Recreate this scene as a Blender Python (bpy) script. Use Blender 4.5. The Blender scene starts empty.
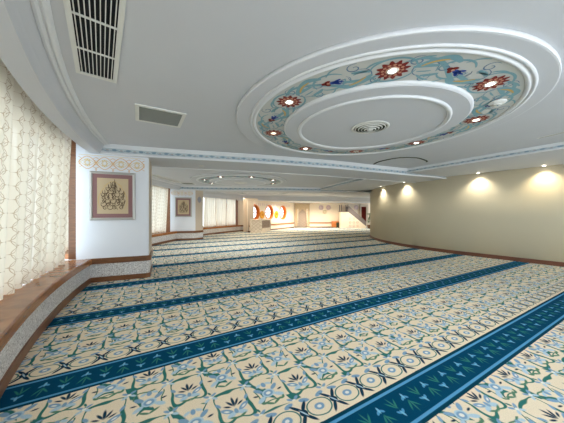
import bpy, bmesh, math, random
from mathutils import Vector, Matrix
random.seed(7)
S = bpy.context.scene
COL = S.collection
PI = math.pi
rad = math.radians

# ------------------------------------------------------------------ materials
def lin(c):
    return tuple(((x / 255) / 12.92 if x / 255 <= 0.04045 else ((x / 255 + 0.055) / 1.055) ** 2.4) for x in c) + (1.0,)

def mat(name, c, rough=0.6, metal=0.0, spec=0.3):
    m = bpy.data.materials.new(name); m.use_nodes = True
    b = m.node_tree.nodes['Principled BSDF']
    b.inputs['Base Color'].default_value = lin(c)
    b.inputs['Roughness'].default_value = rough
    b.inputs['Metallic'].default_value = metal
    b.inputs['Specular IOR Level'].default_value = spec
    return m

def emis(name, c, s):
    m = bpy.data.materials.new(name); m.use_nodes = True
    t = m.node_tree; t.nodes.clear()
    e = t.nodes.new('ShaderNodeEmission'); o = t.nodes.new('ShaderNodeOutputMaterial')
    e.inputs[0].default_value = lin(c); e.inputs[1].default_value = s
    t.links.new(e.outputs[0], o.inputs[0]); return m

class X:
    """tiny expression builder on shader math nodes"""
    T = None
    def __init__(s, v): s.v = v
    @staticmethod
    def op(o, *a, clamp=False):
        n = X.T.nodes.new('ShaderNodeMath'); n.operation = o; n.use_clamp = clamp
        for i, q in enumerate(a):
            q = q.v if isinstance(q, X) else q
            if isinstance(q, (int, float)): n.inputs[i].default_value = q
            else: X.T.links.new(q, n.inputs[i])
        return X(n.outputs[0])
    def __add__(s, o): return X.op('ADD', s, o)
    __radd__ = __add__
    def __sub__(s, o): return X.op('SUBTRACT', s, o)
    def __rsub__(s, o): return X.op('SUBTRACT', o, s)
    def __mul__(s, o): return X.op('MULTIPLY', s, o)
    __rmul__ = __mul__
    def __truediv__(s, o): return X.op('DIVIDE', s, o)
def fsin(a): return X.op('SINE', a)
def fcos(a): return X.op('COSINE', a)
def fabs(a): return X.op('ABSOLUTE', a)
def ffrac(a): return X.op('FRACT', a)
def ffloor(a): return X.op('FLOOR', a)
def fmin(a, b): return X.op('MINIMUM', a, b)
def fmax(a, b): return X.op('MAXIMUM', a, b)
def fsqrt(a): return X.op('SQRT', a)
def fhyp(a, b): return fsqrt(a * a + b * b)
def inside(d, e=0.004): return X.op('MULTIPLY_ADD', d, -1.0 / e, 0.5, clamp=True)   # 1 where d<0
def rep(a, p): return (ffrac(a / p + 0.5) - 0.5) * p
def ell(x, y, cx, cy, rx, ry, ang=0.0):
    c, s = math.cos(ang), math.sin(ang)
    dx, dy = x - cx, y - cy
    a = (dx * c + dy * s) / rx; b = (dy * c - dx * s) / ry
    return (fhyp(a, b) - 1.0) * min(rx, ry)
def mixc(base, c, m):
    n = X.T.nodes.new('ShaderNodeMix'); n.data_type = 'RGBA'
    X.T.links.new(m.v, n.inputs[0])
    if isinstance(base, tuple): n.inputs[6].default_value = base
    else: X.T.links.new(base, n.inputs[6])
    if isinstance(c, tuple): n.inputs[7].default_value = c
    else: X.T.links.new(c, n.inputs[7])
    return n.outputs[2]
def coords(t, kind='Object'):
    tc = t.nodes.new('ShaderNodeTexCoord'); sp = t.nodes.new('ShaderNodeSeparateXYZ')
    t.links.new(tc.outputs[kind], sp.inputs[0])
    return X(sp.outputs[0]), X(sp.outputs[1]), X(sp.outputs[2]), tc
def noise(t, tc, scale, detail=2.0, kind='Object'):
    n = t.nodes.new('ShaderNodeTexNoise'); n.inputs['Scale'].default_value = scale; n.inputs['Detail'].default_value = detail
    t.links.new(tc.outputs[kind], n.inputs['Vector']); return n
def bump(t, h, b, dist=0.002, strength=0.5):
    n = t.nodes.new('ShaderNodeBump'); n.inputs['Distance'].default_value = dist; n.inputs['Strength'].default_value = strength
    t.links.new(h, n.inputs['Height']); t.links.new(n.outputs[0], b.inputs['Normal'])

def carpet_material():
    m = mat('prayer_carpet', (200, 185, 150), 0.95, spec=0.05)
    t = m.node_tree; X.T = t; b = t.nodes['Principled BSDF']
    x, y, z, tc = coords(t)
    nz = noise(t, tc, 9.0, 1.0)
    sx = t.nodes.new('ShaderNodeSeparateColor'); t.links.new(nz.outputs['Color'], sx.inputs[0])
    wob = 0.012
    u = x * 0.8731 + y * 0.4875 + (X(sx.outputs[0]) - 0.5) * wob
    v0 = y * 0.8731 - x * 0.4875
    v = v0 + (X(sx.outputs[1]) - 0.5) * wob
    P, HW = 1.5, 0.172
    w = rep(v0 - 1.09, P)
    aw = fabs(w)
    s = ffrac((v - 1.09 - HW) / P) * P          # 0 at the far edge of a band
    beige, teal, navy = lin((228, 215, 190)), lin((48, 112, 108)), lin((22, 54, 76))
    blue, pale, white, deep = lin((124, 160, 190)), lin((172, 200, 216)), lin((226, 228, 222)), lin((3, 66, 96))
    green = lin((84, 128, 104))
    U, V = 0.54, 0.66
    a, c = u * (2 * PI / U), (s - 0.42) * (2 * PI / V)
    # scalloped cartouches with thin broken vines between them
    nz2 = noise(t, tc, 4.0, 1.0); s2 = t.nodes.new('ShaderNodeSeparateColor'); t.links.new(nz2.outputs['Color'], s2.inputs[0])
    F = fcos(a) * fcos(c) + fcos(a * 3.0) * fcos(c * 3.0) * 0.16 + fsin(c) * fcos(a) * 0.15 + (X(s2.outputs[0]) - 0.5) * 0.25
    thick = fsin(a * 2.0 + c * 2.0) * 0.035 + 0.055
    base = mixc(beige, green, inside(fabs(F - 0.20) - thick - 0.03, 0.04))
    base = mixc(base, teal, inside(fabs(F - 0.20) - thick, 0.03))
    D = fcos(a + fsin(c * 2.0) * 0.5) + fcos(c + fsin(a * 2.0) * 0.5) + (X(s2.outputs[1]) - 0.5) * 0.6
    GD = fsqrt(fsin(a) * fsin(a) + fsin(c) * fsin(c) + 0.12)
    base = mixc(base, teal, inside(fabs(D) / GD - 0.075, 0.04) * inside(-0.35 - fsin(a * 3.0 + c), 0.15))
    gate = inside(0.1 - fsin(a + c * 2.0), 0.1)
    base = mixc(base, green, inside(fabs(F + 0.42) - 0.05, 0.04) * gate)
    def sprig(base, pu, ps, kind):
        au = fabs(pu)
        if kind == 0:                                       # crowned palmette
            L_ = [(blue, au, 0.060, -0.030, 0.046, 0.019, 0.55), (pale, au, 0.038, -0.075, 0.036, 0.018, -0.4), (blue, au, 0.0, -0.052, 0.014, 0.024, 0),
                  (navy, pu, 0.0, 0.040, 0.011, 0.042, 0), (navy, au, 0.026, 0.030, 0.009, 0.034, -0.6), (navy, au, 0.048, 0.008, 0.008, 0.026, -1.1), (white, au, 0.062, -0.032, 0.018, 0.007, 0.5),
                  (blue, au, 0.105, 0.045, 0.026, 0.012, 1.0), (green, au, 0.03, -0.105, 0.032, 0.009, 0.4)]
        elif kind == 1:                                     # round flower in a spray
            L_ = [(blue, au, 0.066, 0.048, 0.038, 0.018, 0.7), (pale, au, 0.070, -0.044, 0.040, 0.018, -0.6), (blue, au, 0.0, 0.095, 0.018, 0.026, 0),
                  (pale, au, 0.040, 0.098, 0.024, 0.012, -0.5), (green, au, 0.03, -0.100, 0.040, 0.010, 0.5), (navy, au, 0.100, 0.004, 0.020, 0.008, 0.2), (pale, pu, 0, 0, 0.050, 0.042, 0), (blue, pu, 0, 0, 0.036, 0.030, 0), (white, pu, 0, 0, 0.018, 0.015, 0)]
        else:                                               # little filler blossom
            L_ = [(blue, au, 0.026, 0.020, 0.024, 0.011, 0.6), (pale, au, 0.026, -0.020, 0.024, 0.011, -0.6), (white, pu, 0, 0, 0.014, 0.012, 0), (teal, pu, 0, 0.045, 0.008, 0.020, 0.4)]
        for (cc, q, cx, cy, rx, ry, an) in L_:
            base = mixc(base, cc, inside(ell(q, ps, cx, cy, rx, ry, an), 0.006))
        return base
    base = sprig(base, rep(u, U), rep(s - 0.42, V), 0)
    base = sprig(base, rep(u - 0.27, U), rep(s - 0.74, V), 0)
    base = sprig(base, rep(u - 0.135, 0.27), rep(s - 0.42 - 0.155, 0.33), 2)
    base = sprig(base, rep(u - 0.27, U), rep(s - 0.41, V), 1)
    base = sprig(base, rep(u, U), rep(s - 0.755, V), 1)
    # chain of ovals and dark knots along the far side of each band
    row = inside(s - 0.245, 0.01)
    ch = mixc(beige, blue, inside(ell(fabs(rep(u, 0.27)), s, 0.07, 0.215, 0.04, 0.018, 0.3), 0.005))
    pu = rep(u, 0.27); pk = rep(u - 0.135, 0.27)
    d = ell(pu, s, 0, 0.115, 0.098, 0.075)
    ch = mixc(ch, teal, inside(fabs(d) - 0.0045, 0.005))
    ch = mixc(ch, blue, inside(ell(pu, s, 0, 0.115, 0.04, 0.03), 0.005))
    ch = mixc(ch, white, inside(ell(pu, s, 0, 0.115, 0.017, 0.013), 0.005))
    ak = fabs(pk)
    for cy, an in ((0.165, 0.9), (0.065, -0.9)):
        ch = mixc(ch, navy, inside(ell(ak, s, 0.028, cy, 0.056, 0.013, an), 0.005))
    ch = mixc(ch, navy, inside(ell(pk, s, 0, 0.115, 0.03, 0.03), 0.005))
    ch = mixc(ch, pale, inside(ell(pk, s, 0, 0.115, 0.006, 0.035, 0.5), 0.004))
    base = mixc(base, ch, row)
    # the dark row band
    band = deep
    q = u / 0.135
    sg = ffloor(q - ffloor(q / 2.0) * 2.0) * 2.0 - 1.0
    pu = (ffrac(q) - 0.5) * 0.135
    pw = w * sg
    band = mixc(band, lin((44, 120, 110)), inside(ell(fabs(pu), pw, 0.022, 0.03, 0.007, 0.04, -0.6), 0.005))
    band = mixc(band, lin((52, 116, 108)), inside(ell(pu, pw, 0.0, 0.045, 0.006, 0.045, 0.15), 0.005))
    band = mixc(band, lin((78, 148, 190)), inside(ell(fabs(pu), pw, 0.018, -0.035, 0.02, 0.010, 0.7), 0.005))
    band = mixc(band, lin((112, 176, 208)), inside(ell(pu, pw, 0.0, -0.05, 0.009, 0.025, 0.1), 0.005))
    band = mixc(band, lin((84, 152, 196)), inside(fabs(aw - 0.132) - 0.011, 0.004))
    band = mixc(band, lin((8, 60, 78)), inside(0.150 - aw, 0.004))
    base = mixc(base, band, inside(aw - HW, 0.004))
    fine = noise(t, tc, 160.0, 2.0)
    mul = X(fine.outputs['Fac']) * 0.5 + 0.75
    n = t.nodes.new('ShaderNodeMix'); n.data_type = 'RGBA'; n.blend_type = 'MULTIPLY'; n.inputs[0].default_value = 1.0
    cb = t.nodes.new('ShaderNodeCombineColor')
    for i in range(3): t.links.new(mul.v, cb.inputs[i])
    t.links.new(base, n.inputs[6]); t.links.new(cb.outputs[0], n.inputs[7])
    t.links.new(n.outputs[2], b.inputs['Base Color'])
    bump(t, fine.outputs['Fac'], b, 0.004, 0.6)
    return m

def terrazzo_material():
    m = mat('speckled_terrazzo', (196, 194, 190), 0.45)
    t = m.node_tree; X.T = t; b = t.nodes['Principled BSDF']
    x, y, z, tc = coords(t)
    v = t.nodes.new('ShaderNodeTexVoronoi'); v.inputs['Scale'].default_value = 80.0
    t.links.new(tc.outputs['Object'], v.inputs['Vector'])
    n = noise(t, tc, 70.0, 3.0)
    c = mixc(lin((206, 204, 201)), lin((172, 166, 162)), inside(0.56 - X(n.outputs['Fac']), 0.06))
    sc = t.nodes.new('ShaderNodeSeparateColor'); t.links.new(v.outputs['Color'], sc.inputs[0])
    c = mixc(c, lin((150, 143, 140)), inside(0.86 - X(sc.outputs[0]), 0.02))
    c = mixc(c, lin((228, 226, 222)), inside(0.84 - X(sc.outputs[1]), 0.02))
    t.links.new(c, b.inputs['Base Color']); return m

def wood_material(name, dark, light, rough=0.3, scale=(6, 6, 40)):
    m = mat(name, light, rough, spec=0.45)
    t = m.node_tree; X.T = t; b = t.nodes['Principled BSDF']
    x, y, z, tc = coords(t)
    mp = t.nodes.new('ShaderNodeMapping'); mp.inputs['Scale'].default_value = scale
    t.links.new(tc.outputs['Object'], mp.inputs[0])
    n = t.nodes.new('ShaderNodeTexNoise'); n.inputs['Scale'].default_value = 1.0; n.inputs['Detail'].default_value = 5
    n.inputs['Distortion'].default_value = 0.6
    t.links.new(mp.outputs[0], n.inputs['Vector'])
    c = mixc(lin(dark), lin(light), X.op('MULTIPLY_ADD', X(n.outputs['Fac']), 2.2, -0.6, clamp=True))
    t.links.new(c, b.inputs['Base Color']); return m

def plaster_material(name, c, amt=0.12, scale=60.0, rough=0.75):
    m = mat(name, c, rough, spec=0.2)
    t = m.node_tree; X.T = t; b = t.nodes['Principled BSDF']
    x, y, z, tc = coords(t)
    n = noise(t, tc, scale, 3.0)
    n2 = noise(t, tc, 1.3, 2.0)
    k = tuple(q * 0.93 for q in lin(c)[:3]) + (1.0,)
    t.links.new(mixc(k, lin(c), X(n2.outputs['Fac'])), b.inputs['Base Color'])
    bump(t, n.outputs['Fac'], b, 0.002, amt); return m

def frieze_material():
    """painted blue-grey arabesque strip on the beams"""
    m = mat('painted_frieze', (190, 200, 204), 0.6)
    t = m.node_tree; X.T = t; b = t.nodes['Principled BSDF']
    x, y, z, tc = coords(t, 'UV')
    n = noise(t, tc, 6.0, 2.0, 'UV')
    wv = fsin(x * 26.0 + X(n.outputs['Fac']) * 3.0) * 0.30
    d = fabs(y - 0.5 - wv)
    c = mixc(lin((184, 194, 198)), lin((140, 160, 170)), inside(d - 0.10, 0.06))
    px = rep(x, 0.24 * PI / 3)
    c = mixc(c, lin((122, 146, 160)), inside(fhyp(rep(x, 0.2416) * 6.0, y - 0.5) - 0.24, 0.06))
    c = mixc(c, lin((166, 160, 156)), inside(fhyp(rep(x - 0.1208, 0.2416) * 6.0, y - 0.5) - 0.16, 0.06))
    t.links.new(c, b.inputs['Base Color']); return m

def curtain_material():
    m = bpy.data.materials.new('embroidered_sheer'); m.use_nodes = True
    t = m.node_tree; t.nodes.clear(); X.T = t
    x, y, z, tc = coords(t, 'UV')               # metres along the cloth, metres up
    n = noise(t, tc, 5.0, 1.0, 'UV')
    sc = t.nodes.new('ShaderNodeSeparateColor'); t.links.new(n.outputs['Color'], sc.inputs[0])
    xx = x + (X(sc.outputs[0]) - 0.5) * 0.04; yy = y + (X(sc.outputs[1]) - 0.5) * 0.04
    DX, DY = 0.23, 0.155
    m1 = fabs(fhyp(rep(xx, DX), rep(yy, DY)) - 0.080)
    m2 = fabs(fhyp(rep(xx - DX / 2, DX), rep(yy - DY / 2, DY)) - 0.080)
    line = inside(fmin(m1, m2) - 0.0025, 0.005)
    col = mixc(lin((230, 220, 202)), lin((172, 146, 116)), line)
    d = t.nodes.new('ShaderNodeBsdfDiffuse'); tr = t.nodes.new('ShaderNodeBsdfTranslucent'); tp = t.nodes.new('ShaderNodeBsdfTransparent')
    t.links.new(col, d.inputs[0]); t.links.new(col, tr.inputs[0])
    a = t.nodes.new('ShaderNodeMixShader'); a.inputs[0].default_value = 0.24
    t.links.new(d.outputs[0], a.inputs[1]); t.links.new(tr.outputs[0], a.inputs[2])
    f = t.nodes.new('ShaderNodeMixShader')
    t.links.new(((1.0 - line) * 0.05).v, f.inputs[0])
    t.links.new(a.outputs[0], f.inputs[1]); t.links.new(tp.outputs[0], f.inputs[2])
    o = t.nodes.new('ShaderNodeOutputMaterial'); t.links.new(f.outputs[0], o.inputs[0])
    return m

def glass_material():
    m = bpy.data.materials.new('window_glass'); m.use_nodes = True
    t = m.node_tree; t.nodes.clear()
    g = t.nodes.new('ShaderNodeBsdfGlossy'); g.inputs['Roughness'].default_value = 0.02
    tp = t.nodes.new('ShaderNodeBsdfTransparent'); tp.inputs[0].default_value = (0.93, 0.97, 0.98, 1)
    f = t.nodes.new('ShaderNodeMixShader'); f.inputs[0].default_value = 0.06
    o = t.nodes.new('ShaderNodeOutputMaterial')
    t.links.new(tp.outputs[0], f.inputs[1]); t.links.new(g.outputs[0], f.inputs[2]); t.links.new(f.outputs[0], o.inputs[0])
    return m

def carved_material(name, c1, c2, sc=14.0):
    m = mat(name, c1, 0.6)
    t = m.node_tree; X.T = t; b = t.nodes['Principled BSDF']
    x, y, z, tc = coords(t)
    h = x * 0.8 + y * 0.6
    k = fcos(h * 2 * PI * sc / 3) + fcos(z * 2 * PI * sc / 3)
    k2 = fcos((h + z) * 2 * PI * sc / 4) * fcos((h - z) * 2 * PI * sc / 4)
    c = mixc(lin(c1), lin(c2), inside(fabs(k) - 0.35, 0.2))
    c = mixc(c, lin(c2), inside(fabs(k2) - 0.12, 0.1))
    t.links.new(c, b.inputs['Base Color']); return m

M = {}
M['carpet'] = carpet_material()
M['terrazzo'] = terrazzo_material()
M['wood'] = wood_material('brown_wood', (96, 62, 38), (130, 86, 54), 0.35)
M['sillwood'] = wood_material('polished_sill_wood', (132, 82, 46), (172, 114, 66), 0.22)
M['ceiling'] = plaster_material('ceiling_plaster', (206, 208, 212), 0.12)
M['white'] = plaster_material('white_moulding', (226, 228, 230), 0.03)
M['pil'] = plaster_material('white_wall_paint', (226, 230, 236), 0.05)
M['cream'] = plaster_material('cream_wall_cloth', (214, 204, 177), 0.15, 140.0, 0.85)
M['farwall'] = plaster_material('warm_white_wall', (242, 228, 208), 0.05)
M['skirt'] = wood_material('reddish_skirting', (98, 60, 44), (122, 78, 58), 0.4)
M['stone'] = plaster_material('beige_stone_trim', (198, 184, 166), 0.1)
M['frieze'] = frieze_material()
M['curtain'] = curtain_material()
M['glass'] = glass_material()
M['black'] = mat('dark_duct', (22, 26, 30), 0.9)
M['vent'] = mat('vent_white', (222, 222, 216), 0.45)
M['ventgrey'] = mat('vent_mesh_grey', (142, 144, 138), 0.6)
M['ventdark'] = mat('vent_slot_olive', (58, 66, 50), 0.8)
M['silver'] = mat('silver_white_frame', (182, 180, 174), 0.35, 0.2)
M['mauve'] = mat('mauve_mat_board', (142, 108, 108), 0.85)
M['parch'] = plaster_material('tan_parchment', (200, 180, 148), 0.05)
M['ink'] = mat('brown_ink', (96, 78, 58), 0.7)
M['gold'] = mat('gold_paint', (206, 170, 96), 0.5)
M['tealp'] = mat('teal_paint', (128, 168, 178), 0.6)
M['bluep'] = mat('thin_blue_paint', (104, 132, 158), 0.6)
M['bandp'] = plaster_material('painted_band_ground', (204, 205, 200), 0.03)
M['redp'] = mat('maroon_paint', (128, 38, 34), 0.6)
M['pinkp'] = mat('salmon_paint', (206, 150, 124), 0.6)
M['cobalt'] = mat('cobalt_paint', (44, 74, 158), 0.6)
M['lamp'] = emis('lamp_lens', (255, 246, 230), 14.0)
M['lampdim'] = emis('lamp_lens_weak', (255, 226, 190), 3.0)
M['lampoff'] = mat('lamp_lens_off', (190, 180, 166), 0.3)
M['marble'] = carved_material('carved_white_marble', (236, 226, 210), (206, 192, 172), 12.0)
M['marbleg'] = carved_material('carved_darker_marble', (176, 160, 146), (150, 134, 122), 12.0)
M['mihrab'] = carved_material('carved_beige_stone', (208, 188, 158), (170, 148, 120), 16.0)
M['orange'] = mat('orange_stained_glass', (224, 128, 48), 0.4)
M['goldleaf'] = mat('gold_disc', (226, 164, 36), 0.45, 0.1)
M['redcloth'] = mat('dark_red_curtain', (112, 36, 30), 0.9)
M['lilac'] = mat('lilac_paint', (198, 172, 190), 0.7)
M['olive'] = mat('olive_paint', (206, 194, 160), 0.7)
M['chest'] = wood_material('orange_wood', (176, 96, 48), (212, 136, 76), 0.4)
M['greyrail'] = mat('grey_marble_rail', (122, 114, 112), 0.5)
M['leafg'] = mat('leaf_green', (70, 104, 56), 0.6)
M['pot'] = mat('brown_pot', (110, 78, 56), 0.6)
M['plastic'] = mat('white_plastic', (220, 220, 216), 0.4)

# ------------------------------------------------------------------ mesh helpers
class MB:
    def __init__(s): s.bm = bmesh.new(); s.uv = s.bm.loops.layers.uv.new('UVMap')
    def face(s, pts, mi=0, uvs=None, smooth=False):
        f = s.bm.faces.new([s.bm.verts.new(p) for p in pts]); f.material_index = mi; f.smooth = smooth
        if uvs:
            for l, q in zip(f.loops, uvs): l[s.uv].uv = q
        return f
    def box(s, lo, hi, mi=0, mt=None):
        a, b = lo, hi
        P = [(a[0], a[1], a[2]), (b[0], a[1], a[2]), (b[0], b[1], a[2]), (a[0], b[1], a[2]), (a[0], a[1], b[2]), (b[0], a[1], b[2]), (b[0], b[1], b[2]), (a[0], b[1], b[2])]
        if mt is not None: P = [tuple(mt @ Vector(p)) for p in P]
        v = [s.bm.verts.new(p) for p in P]
        for q in ((0, 3, 2, 1), (4, 5, 6, 7), (0, 1, 5, 4), (1, 2, 6, 5), (2, 3, 7, 6), (3, 0, 4, 7)):
            f = s.bm.faces.new([v[i] for i in q]); f.material_index = mi
        return s
    def prism(s, poly, z0, z1, mi=0):
        n = len(poly)
        a = [s.bm.verts.new((p[0], p[1], z0)) for p in poly]; b = [s.bm.verts.new((p[0], p[1], z1)) for p in poly]
        for f in (s.bm.faces.new(a[::-1]), s.bm.faces.new(b)): f.material_index = mi
        for i in range(n):
            f = s.bm.faces.new([a[i], a[(i + 1) % n], b[(i + 1) % n], b[i]]); f.material_index = mi
        return s
    def lathe(s, prof, n=64, mi=0, c=(0, 0), closed=True, smooth=True):
        rings = []
        for k in range(n):
            a = 2 * PI * k / n
            rings.append([s.bm.verts.new((c[0] + r * math.cos(a), c[1] + r * math.sin(a), z)) for r, z in prof])
        m = len(prof)
        for k in range(n):
            p, q = rings[k], rings[(k + 1) % n]
            for i in range(m if closed else m - 1):
                j = (i + 1) % m
                f = s.bm.faces.new([p[i], q[i], q[j], p[j]]); f.material_index = mi; f.smooth = smooth
        return s
    def sweep(s, path, norms, prof, mi=0, caps=True, closed=True, uv=False, smooth=False):
        """prof: (offset along norm, z); path: 2D points"""
        rows = [[s.bm.verts.new((p[0] + o * n[0], p[1] + o * n[1], z)) for o, z in prof] for p, n in zip(path, norms)]
        m = len(prof); L = 0.0
        for k in range(len(rows) - 1):
            a, b = rows[k], rows[k + 1]
            dl = math.dist(path[k], path[k + 1])
            for i in range(m if closed else m - 1):
                j = (i + 1) % m
                f = s.bm.faces.new([a[i], b[i], b[j], a[j]]); f.material_index = mi; f.smooth = smooth
                if uv:
                    for l, q in zip(f.loops, ((L, i), (L + dl, i), (L + dl, i + 1), (L, i + 1))): l[s.uv].uv = q
            L += dl
        if caps and closed:
            for r in (rows[0], rows[-1][::-1]):
                f = s.bm.faces.new(r); f.material_index = mi
        return s
    def tube(s, pts, r, n=8, mi=0):
        pts = [Vector(p) for p in pts]; rings = []
        for i, p in enumerate(pts):
            d = (pts[min(i + 1, len(pts) - 1)] - pts[max(i - 1, 0)]).normalized()
            up = Vector((0, 0, 1)) if abs(d.z) < 0.9 else Vector((1, 0, 0))
            a = d.cross(up).normalized(); b = a.cross(d)
            rr = r[i] if isinstance(r, (list, tuple)) else r
            rings.append([s.bm.verts.new(p + a * rr * math.cos(2 * PI * k / n) + b * rr * math.sin(2 * PI * k / n)) for k in range(n)])
        for i in range(len(rings) - 1):
            for k in range(n):
                f = s.bm.faces.new([rings[i][k], rings[i][(k + 1) % n], rings[i + 1][(k + 1) % n], rings[i + 1][k]]); f.material_index = mi; f.smooth = True
        for r_ in (rings[0][::-1], rings[-1]):
            f = s.bm.faces.new(r_); f.material_index = mi
        return s
    def ribbon(s, pts, w, fn, mi=0):
        """flat painted stroke; pts 2D, w width or list, fn maps 2D to 3D"""
        n = len(pts); rows = []
        for i, p in enumerate(pts):
            a, b = pts[max(i - 1, 0)], pts[min(i + 1, n - 1)]
            dx, dy = b[0] - a[0], b[1] - a[1]; l = math.hypot(dx, dy) or 1.0
            ww = (w[i] if isinstance(w, (list, tuple)) else w) / 2
            rows.append((s.bm.verts.new(fn(p[0] - dy / l * ww, p[1] + dx / l * ww)), s.bm.verts.new(fn(p[0] + dy / l * ww, p[1] - dx / l * ww))))
        for i in range(n - 1):
            f = s.bm.faces.new([rows[i][0], rows[i][1], rows[i + 1][1], rows[i + 1][0]]); f.material_index = mi
        return s
    def poly(s, pts, fn, mi=0):
        f = s.bm.faces.new([s.bm.verts.new(fn(*p)) for p in pts]); f.material_index = mi; return s
    def build(s, name, mats, parent=None, loc=None):
        bmesh.ops.recalc_face_normals(s.bm, faces=s.bm.faces[:])
        me = bpy.data.meshes.new(name); s.bm.to_mesh(me); s.bm.free()
        for m in (mats if isinstance(mats, (list, tuple)) else [mats]): me.materials.append(m)
        o = bpy.data.objects.new(name, me); COL.objects.link(o)
        if parent: o.parent = parent
        if loc: o.location = loc
        return o

def thing(name, label, cat, loc=(0, 0, 0), rz=0.0, group=None):
    o = bpy.data.objects.new(name, None); COL.objects.link(o); o.empty_display_size = 0.1
    o.location = loc; o.rotation_euler = (0, 0, rz)
    return tag(o, label, cat, group)
def tag(o, label, cat, group=None):
    o['label'] = label; o['category'] = cat
    if group: o['group'] = group
    return o
def struct(o, label=None, cat=None):
    o['kind'] = 'structure'
    if label: o['label'] = label
    if cat: o['category'] = cat
    return o
def dup(root, loc, rz, label):
    r = root.copy(); COL.objects.link(r); r.location = loc; r.rotation_euler = (0, 0, rz); r['label'] = label
    for ch in list(root.children):
        c = ch.copy(); COL.objects.link(c); c.parent = r
        for g in list(ch.children):
            d = g.copy(); COL.objects.link(d); d.parent = c
    return r

def spline(P, n=10):
    out = []
    for i in range(len(P) - 1):
        p0, p1, p2, p3 = P[max(i - 1, 0)], P[i], P[i + 1], P[min(i + 2, len(P) - 1)]
        for k in range(n):
            t = k / n
            out.append(tuple(0.5 * (2 * p1[j] + (p2[j] - p0[j]) * t + (2 * p0[j] - 5 * p1[j] + 4 * p2[j] - p3[j]) * t * t + (3 * p1[j] - p0[j] - 3 * p2[j] + p3[j]) * t ** 3) for j in range(len(p1))))
    out.append(tuple(P[-1])); return out
def normals(path):
    """left-hand normals"""
    N = []
    for i in range(len(path)):
        a, b = path[max(i - 1, 0)], path[min(i + 1, len(path) - 1)]
        dx, dy = b[0] - a[0], b[1] - a[1]; l = math.hypot(dx, dy)
        N.append((-dy / l, dx / l))
    return N

# ------------------------------------------------------------------ plan of the ring-shaped hall
C = (8.8, 10.0)                     # centre of the round building
ZC = 2.80                           # tray ceiling
def arc(R, a0, a1, n=80):
    P = [(C[0] + R * math.cos(rad(a0 + (a1 - a0) * k / n)), C[1] + R * math.sin(rad(a0 + (a1 - a0) * k / n))) for k in range(n + 1)]
    N = [((p[0] - C[0]) / R, (p[1] - C[1]) / R) for p in P]      # outward
    return P, N

RW = spline([(11.5, 2.4), (9.6, 3.75), (8.3, 5.0), (7.36, 6.15), (6.87, 6.83), (6.33, 7.57), (5.72, 8.5), (5.2, 9.6), (4.92, 10.7), (4.83, 11.7), (4.95, 13.0), (5.3, 14.3), (5.9, 15.6), (6.9, 17.0), (8.4, 18.3), (10.5, 19.4)], 6)
RWN = normals(RW)                   # points away from the room? fixed below
if (RWN[len(RW) // 2][0] < 0): RWN = [(-a, -b) for a, b in RWN]   # +normal goes into the wall

outline = [p for p in arc(15.2, 236, 143, 60)[0]] + [(-0.3, 24.3), (11.5, 24.3), (13.0, 18.0), (13.0, -1.5), (1.5, -1.5)]
struct(MB().prism(outline, -0.2, 0.0).build('floor', M['carpet']), 'floor covered in beige prayer carpet with teal row bands', 'floor')
ceil_outline = arc(13.70, 236, 200.2, 60)[0] + arc(14.32, 200.0, 168.2, 40)[0] + arc(14.52, 168.0, 143, 40)[0] + outline[61:]
struct(MB().prism(ceil_outline, ZC, ZC + 0.3).build('ceiling', M['ceiling']), 'white plaster ceiling', 'ceiling')

# ------------------------------------------------------------------ outer wall, bay by bay
def bay(idx, R, a0, a1, zhead, glass_a1=None):
    P, N = arc(R, a0, a1)
    struct(MB().sweep(P, N, [(0, 0), (0, 0.37), (0.48, 0.37), (0.48, 0)]).build('wall_left', M['terrazzo']))
    struct(MB().sweep(P, N, [(-0.018, 0), (-0.018, 0.10), (0, 0.10), (0, 0)]).build('baseboard_left', M['wood']))
    w = MB().sweep(P, N, [(0.46, 0.48), (0.46, 0.54), (0.54, 0.54), (0.54, 0.0), (0.48, 0.0), (0.48, 0.48)])
    w.sweep(P, N, [(0.46, zhead), (0.46, zhead + 0.08), (0.54, zhead + 0.08), (0.54, zhead)])
    for k in range(0, 81, 16):
        i = min(k, 80); p, n = P[i], N[i]; t = (-n[1], n[0])
        mt = Matrix(((t[0], n[0], 0, p[0]), (t[1], n[1], 0, p[1]), (0, 0, 1, 0), (0, 0, 0, 1)))
        w.box((-0.03, 0.46, 0.5), (0.03, 0.54, zhead + 0.04), mt=mt)
    win = struct(w.build('window_%d' % idx, M['wood']))
    MB().sweep(P, N, [(-0.03, 0.37), (-0.03, 0.465), (-0.018, 0.48), (0.46, 0.48), (0.46, 0.37)]).build('window_sill', M['sillwood'], win)
    MB().sweep(P, N, [(0.495, 0.54), (0.495, zhead), (0.503, zhead), (0.503, 0.54)]).build('pane', M['glass'], win)
    # pelmet soffit, cove and wall strip above the window head
    zs = zhead
    struct(MB().sweep(P, N, [(0.0, zs), (-0.17, zs), (-0.178, zs + 0.02), (-0.195, zs + 0.09), (-0.235, zs + 0.16), (-0.25, ZC - 0.02), (-0.25, ZC + 0.05), (0.0, ZC + 0.05)]).build('trim_%d' % (idx), M['ceiling']))
    bead = [(-0.25, ZC), (-0.25, ZC - 0.028), (-0.27, ZC - 0.034), (-0.285, ZC - 0.026), (-0.292, ZC - 0.014), (-0.31, ZC - 0.03), (-0.33, ZC - 0.026), (-0.345, ZC - 0.008), (-0.345, ZC)]
    struct(MB().sweep(P, N, bead, smooth=False).build('trim_%d' % (idx + 10), M['white']))
    struct(MB().sweep(P, N, [(0.46, zs + 0.06), (0.46, ZC + 0.26), (0.0, ZC + 0.26), (0.0, ZC + 0.3), (0.56, ZC + 0.3), (0.56, zs + 0.06)]).build('wall_left_head', M['ceiling']))
    return P, N

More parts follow.
